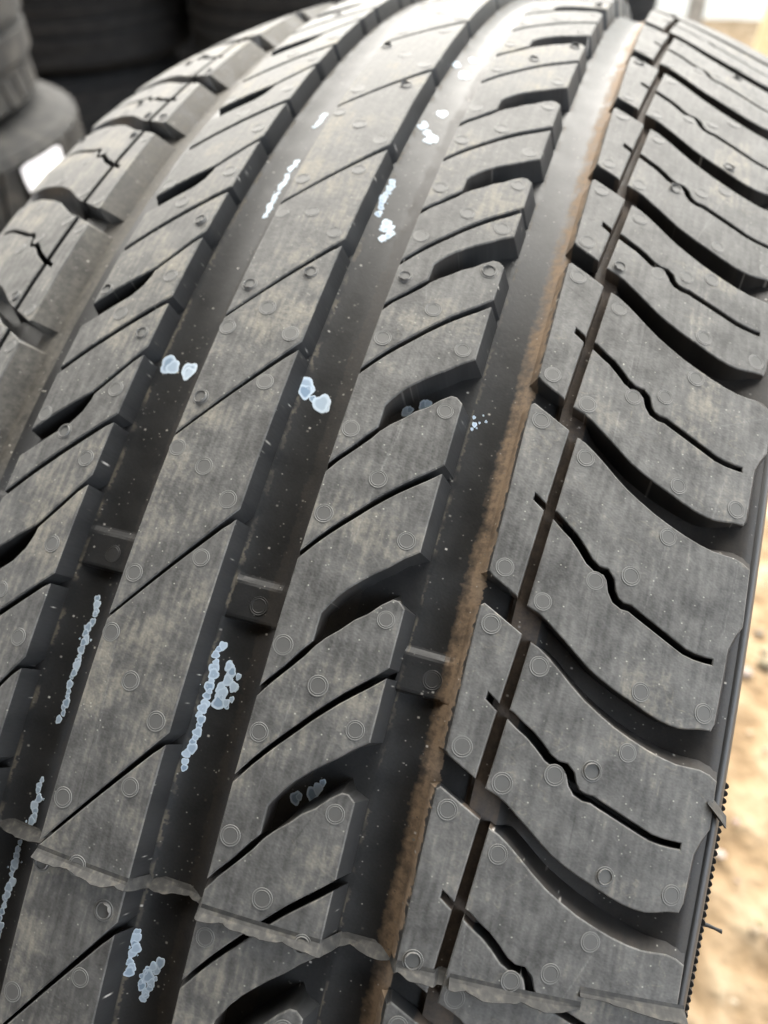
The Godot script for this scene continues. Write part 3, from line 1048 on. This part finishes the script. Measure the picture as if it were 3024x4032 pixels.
	for k in 10:
		var t0 := k / 10.0
		var t1 := (k + 1) / 10.0
		var F := func(t: float, h: float, off: float) -> Vector3:
			var u := lerpf(88.2, 91.6, t)
			return at(u, 601.0 + t * 9.0 + off, 0.8 - h * (0.6 + 1.5 * sin(PI * clampf(t * 0.8 + 0.1, 0.0, 1.0))))
		tb.flat(F.call(t0, 0.0, -2.6), F.call(t1, 0.0, -2.6), F.call(t1, 1.0, 2.6), F.call(t0, 1.0, 2.6), Vector3(0, 1, -1))
		tb.flat(F.call(t0, 1.0, 2.6), F.call(t1, 1.0, 2.6), F.call(t1, 0.0, 3.0), F.call(t0, 0.0, 3.0), Vector3(0, 0, 1))
	put("flash_tab", tb.mesh(mat.flash), tyre)


func wear_bars() -> void:
	# low bars across the groove floors that show when the tread is worn
	for e in [[-21.1, -8.17, 553.0], [8.17, 19.97, 560.0], [38.35, 49.2, 572.5], [-53.7, -38.9, 545.0]]:
		var u0: float = e[0] + 0.55
		var u1: float = e[1] - 0.55
		var a: float = e[2]
		var g := Tris.new()
		var rows := [[a - 5.0, -0.06], [a - 3.4, 0.08], [a - 1.9, 0.45], [a - 0.6, 0.85], [a + 0.8, 1.0], [a + 16.2, 1.0], [a + 17.4, 0.93], [a + 18.2, 0.5], [a + 18.8, -0.06]]
		var P := func(u: float, row: Array) -> Vector3:
			return at(u, row[0], lerpf(floor_at(u), minf(4.15, floor_at(u) - 0.12), row[1]))
		var nu := 12
		for i in rows.size() - 1:
			for k in nu:
				var ua := lerpf(u0, u1, float(k) / nu)
				var ub := lerpf(u0, u1, float(k + 1) / nu)
				var A: Vector3 = P.call(ua, rows[i])
				var B: Vector3 = P.call(ub, rows[i])
				var C: Vector3 = P.call(ub, rows[i + 1])
				var D: Vector3 = P.call(ua, rows[i + 1])
				var nn := (C - A).cross(B - A).normalized()
				if nn.dot(face_normal(ua, a)) < 0.0: nn = -nn
				g.quad(A, B, C, D, nn, nn, nn, nn, uvs(ua, rows[i][0]), uvs(ub, rows[i][0]), uvs(ub, rows[i + 1][0]), uvs(ua, rows[i + 1][0]))
		var b := put("wear_bar", g.mesh(mat.groove), tyre)
		vent(b, Vector3((u0 + u1) / 2.0 + 0.6, a + 9.5, 0), 4.15, mat.side)


func groove_dip(u: float) -> float:
	# depth of the surface that the mould flash grows from
	for e in [[-53.7, -38.9], [-21.1, -8.17], [8.17, 19.97], [38.35, 49.2]]:
		if u > e[0] and u < e[1]:
			var t: float = minf(u - e[0], e[1] - u)
			return minf(5.0, t * 3.0)
	if u > 54.9 and u < 56.6: return 1.6
	return 0.0


func ribbon(u0: float, u1: float, a: float, height: Callable, lean: float, called: String) -> void:
	# a thin ragged fin of rubber along the mould joint
	var g := Tris.new()
	var n := int((u1 - u0) / 0.3)
	var rows := []
	for i in n + 1:
		var u := lerpf(u0, u1, float(i) / n)
		var dep := groove_dip(u)
		var h: float = height.call(u)
		var b := at(u, a, dep + 0.15)
		var up := face_normal(u, a)
		var fw := Vector3(0, -sin(a * 0.001), cos(a * 0.001))
		var e1 := b + (up * 0.62 + fw * lean * 0.22) * h * 0.5 * 0.001
		var e2 := b + (up * 0.90 + fw * lean * 0.62) * h * 0.001
		var th := fw * 0.00055
		rows.append([at(u - 0.0, a - 3.2, dep - 0.01) if dep < 0.1 else b - th * 1.5, b + up * 0.0002 - th * 0.9, e1 - th * 0.4 + up * 0.0001, e2 - th * 0.1 + up * 0.0001, e2 + th * 0.25 - up * 0.0002, e1 + th * 0.9 - up * 0.0002, b + th * 1.2])
	for i in n:
		for k in 6:
			var A: Vector3 = rows[i][k]
			var B: Vector3 = rows[i + 1][k]
			var C: Vector3 = rows[i + 1][k + 1]
			var D: Vector3 = rows[i][k + 1]
			var nn := (B - A).cross(D - A).normalized()
			g.quad(A, B, C, D, nn, nn, nn, nn)
	put(called, g.mesh(mat.flash), tyre)


func mould_flash() -> void:
	var wob := FastNoiseLite.new()
	wob.seed = 12
	wob.frequency = 0.16
	ribbon(-30.0, 75.5, 704.5, func(u: float) -> float:
		var sc := absf(sin(PI * (u + 1.5) / 8.6 + 0.6 * wob.get_noise_1d(u * 0.6)))
		var g := 1.0 if groove_dip(u) < 0.3 else 1.15
		var fade := clampf((76.5 - u) / 6.0, 0.25, 1.0)
		return (0.70 + 0.85 * pow(sc, 0.8) + 0.5 * wob.get_noise_1d(u * 1.2)) * g * fade, 0.95, "mould_flash")
	ribbon(75.0, 90.2, 698.0, func(u: float) -> float:
		return 0.5 + 1.5 * smoothstep(76.0, 89.0, u) + 0.3 * wob.get_noise_1d(u * 3.0), 0.7, "mould_flash")


# paint: [u, a, radius mm] dabs printed on the groove floors
func paint_marks() -> void:
	var lines := [
		[-14.4, 585.0, 651.0, 11], [-14.2, 679.0, 705.0, 5], [-15.0, 711.0, 760.0, 8], [-13.9, 274.0, 330.0, 9], [-14.4, 216.0, 234.0, 4],
		[10.2, 591.0, 653.0, 11], [9.8, 727.0, 749.0, 4], [10.0, 286.0, 322.0, 6], [10.2, 222.0, 230.0, 2], [9.8, 133.0, 140.0, 2],
	]
	for l in lines:
		var dabs := []
		var n: int = l[3] * 2
		for i in n:
			var t: float = (i + rng.randf_range(0.2, 0.8)) / n
			dabs.append([l[0] + rng.randf_range(-0.38, 0.38), lerpf(l[1], l[2], t), rng.randf_range(0.42, 0.80)])
		for i in l[3] / 2:
			dabs.append([l[0] + rng.randf_range(-1.3, 1.3), lerpf(l[1], l[2], rng.randf()), rng.randf_range(0.10, 0.2)])
		paint(dabs)
	for c in [[13.2, 600.0, 620.0, 9, 1.25], [13.0, 739.0, 759.0, 8, 1.2], [13.0, 323.0, 338.0, 6, 1.3], [12.8, 230.0, 240.0, 5, 1.3], [12.8, 141.0, 150.0, 5, 1.3]]:
		var dabs := []
		for i in c[3]:
			dabs.append([c[0] + rng.randf_range(-1.1, 1.1), lerpf(c[1], c[2], (i + 0.5) / c[3]), c[4] * rng.randf_range(0.5, 0.85)])
			dabs.append([c[0] + rng.randf_range(-1.3, 1.3), lerpf(c[1], c[2], rng.randf()), c[4] * rng.randf_range(0.25, 0.5)])
		paint(dabs)
	for s in [[[-18.4, 449.0, 1.7], [-17.6, 450.0, 1.3]], [[-14.1, 450.5, 1.6], [-14.0, 452.0, 1.2]], [[9.9, 449.0, 1.5], [10.1, 452.0, 1.2], [11.6, 454.5, 0.6], [13.4, 456.0, 1.6], [14.0, 456.5, 1.3]], [[12.7, 205.0, 1.3]], [[12.4, 117.0, 1.2]], [[39.9, 443.0, 0.28], [40.3, 447.0, 0.42], [40.1, 450.0, 0.25], [41.0, 445.0, 0.18], [42.0, 443.0, 0.22], [41.3, 440.0, 0.14], [40.8, 448.5, 0.12]]]:
		paint(s)
	for s in [[[28.4, 449.5, 0.9], [28.9, 448.0, 0.6]], [[31.0, 443.5, 0.9], [31.6, 442.0, 0.7]], [[28.4, 651.0, 0.9], [28.9, 650.0, 0.5]], [[30.8, 647.0, 1.0], [31.4, 644.0, 0.8], [31.9, 641.0, 0.5]]]:
		paint(s)


func paint(dabs: Array) -> void:
	var v := PackedVector3Array()
	var nn := PackedVector3Array()
	var cc := PackedColorArray()
	var turn := 0
	for d in dabs:
		turn += 1
		var lift := 0.03 + 0.014 * (turn % 5)
		var u0: float = d[0]
		var a0: float = d[1]
		var r0: float = d[2]
		var seg := 20
		var ph := rng.randf() * TAU
		var ring := []
		for i in seg:
			var t := TAU * i / seg
			ring.append(r0 * (1.0 + 0.12 * sin(3.0 * t + ph) + 0.06 * sin(5.0 * t + 2.0 * ph) + rng.randf_range(-0.03, 0.03)))
		var mid := Color(0.24, 0.34, 0.47).lerp(Color(0.50, 0.61, 0.73), rng.randf())
		var rimc := Color(0.58, 0.69, 0.80)
		var pt := func(i: int, f: float, h: float) -> Vector3:
			var t := TAU * i / seg
			var u: float = u0 + cos(t) * ring[i % seg] * f
			var a: float = a0 + sin(t) * ring[i % seg] * f * 1.25 / 0.335
			return at(u, a, floor_at(u) - lift - h)
		var up := face_normal(u0, a0)
		for i in seg:
			var rows := [[0.0, 0.0, mid], [0.55, 0.0, mid], [0.76, 0.012, rimc], [0.94, 0.008, rimc], [1.0, -0.1 - lift, rimc]]
			for k in 4:
				var A: Vector3 = pt.call(i, rows[k][0], rows[k][1])
				var B: Vector3 = pt.call(i + 1, rows[k][0], rows[k][1])
				var C: Vector3 = pt.call(i + 1, rows[k + 1][0], rows[k + 1][1])
				var D: Vector3 = pt.call(i, rows[k + 1][0], rows[k + 1][1])
				for tr in [[A, B, C, k, k, k + 1], [A, C, D, k, k + 1, k + 1]]:
					var g: Vector3 = (tr[2] - tr[0]).cross(tr[1] - tr[0])
					if g.length_squared() < 1e-22: continue
					var no := g.normalized()
					if no.dot(up) < 0.0:
						v.append_array([tr[0], tr[2], tr[1]])
						cc.append_array([rows[tr[3]][2], rows[tr[5]][2], rows[tr[4]][2]])
						no = -no
					else:
						v.append_array([tr[0], tr[1], tr[2]])
						cc.append_array([rows[tr[3]][2], rows[tr[4]][2], rows[tr[5]][2]])
					nn.append_array([up, up, up] if k < 3 else [no, no, no])
	var arr := []
	arr.resize(Mesh.ARRAY_MAX)
	arr[Mesh.ARRAY_VERTEX] = v
	arr[Mesh.ARRAY_NORMAL] = nn
	arr[Mesh.ARRAY_COLOR] = cc
	var m := ArrayMesh.new()
	m.add_surface_from_arrays(Mesh.PRIMITIVE_TRIANGLES, arr)
	m.surface_set_material(0, mat.paint)
	put("paint_mark", m, tyre)
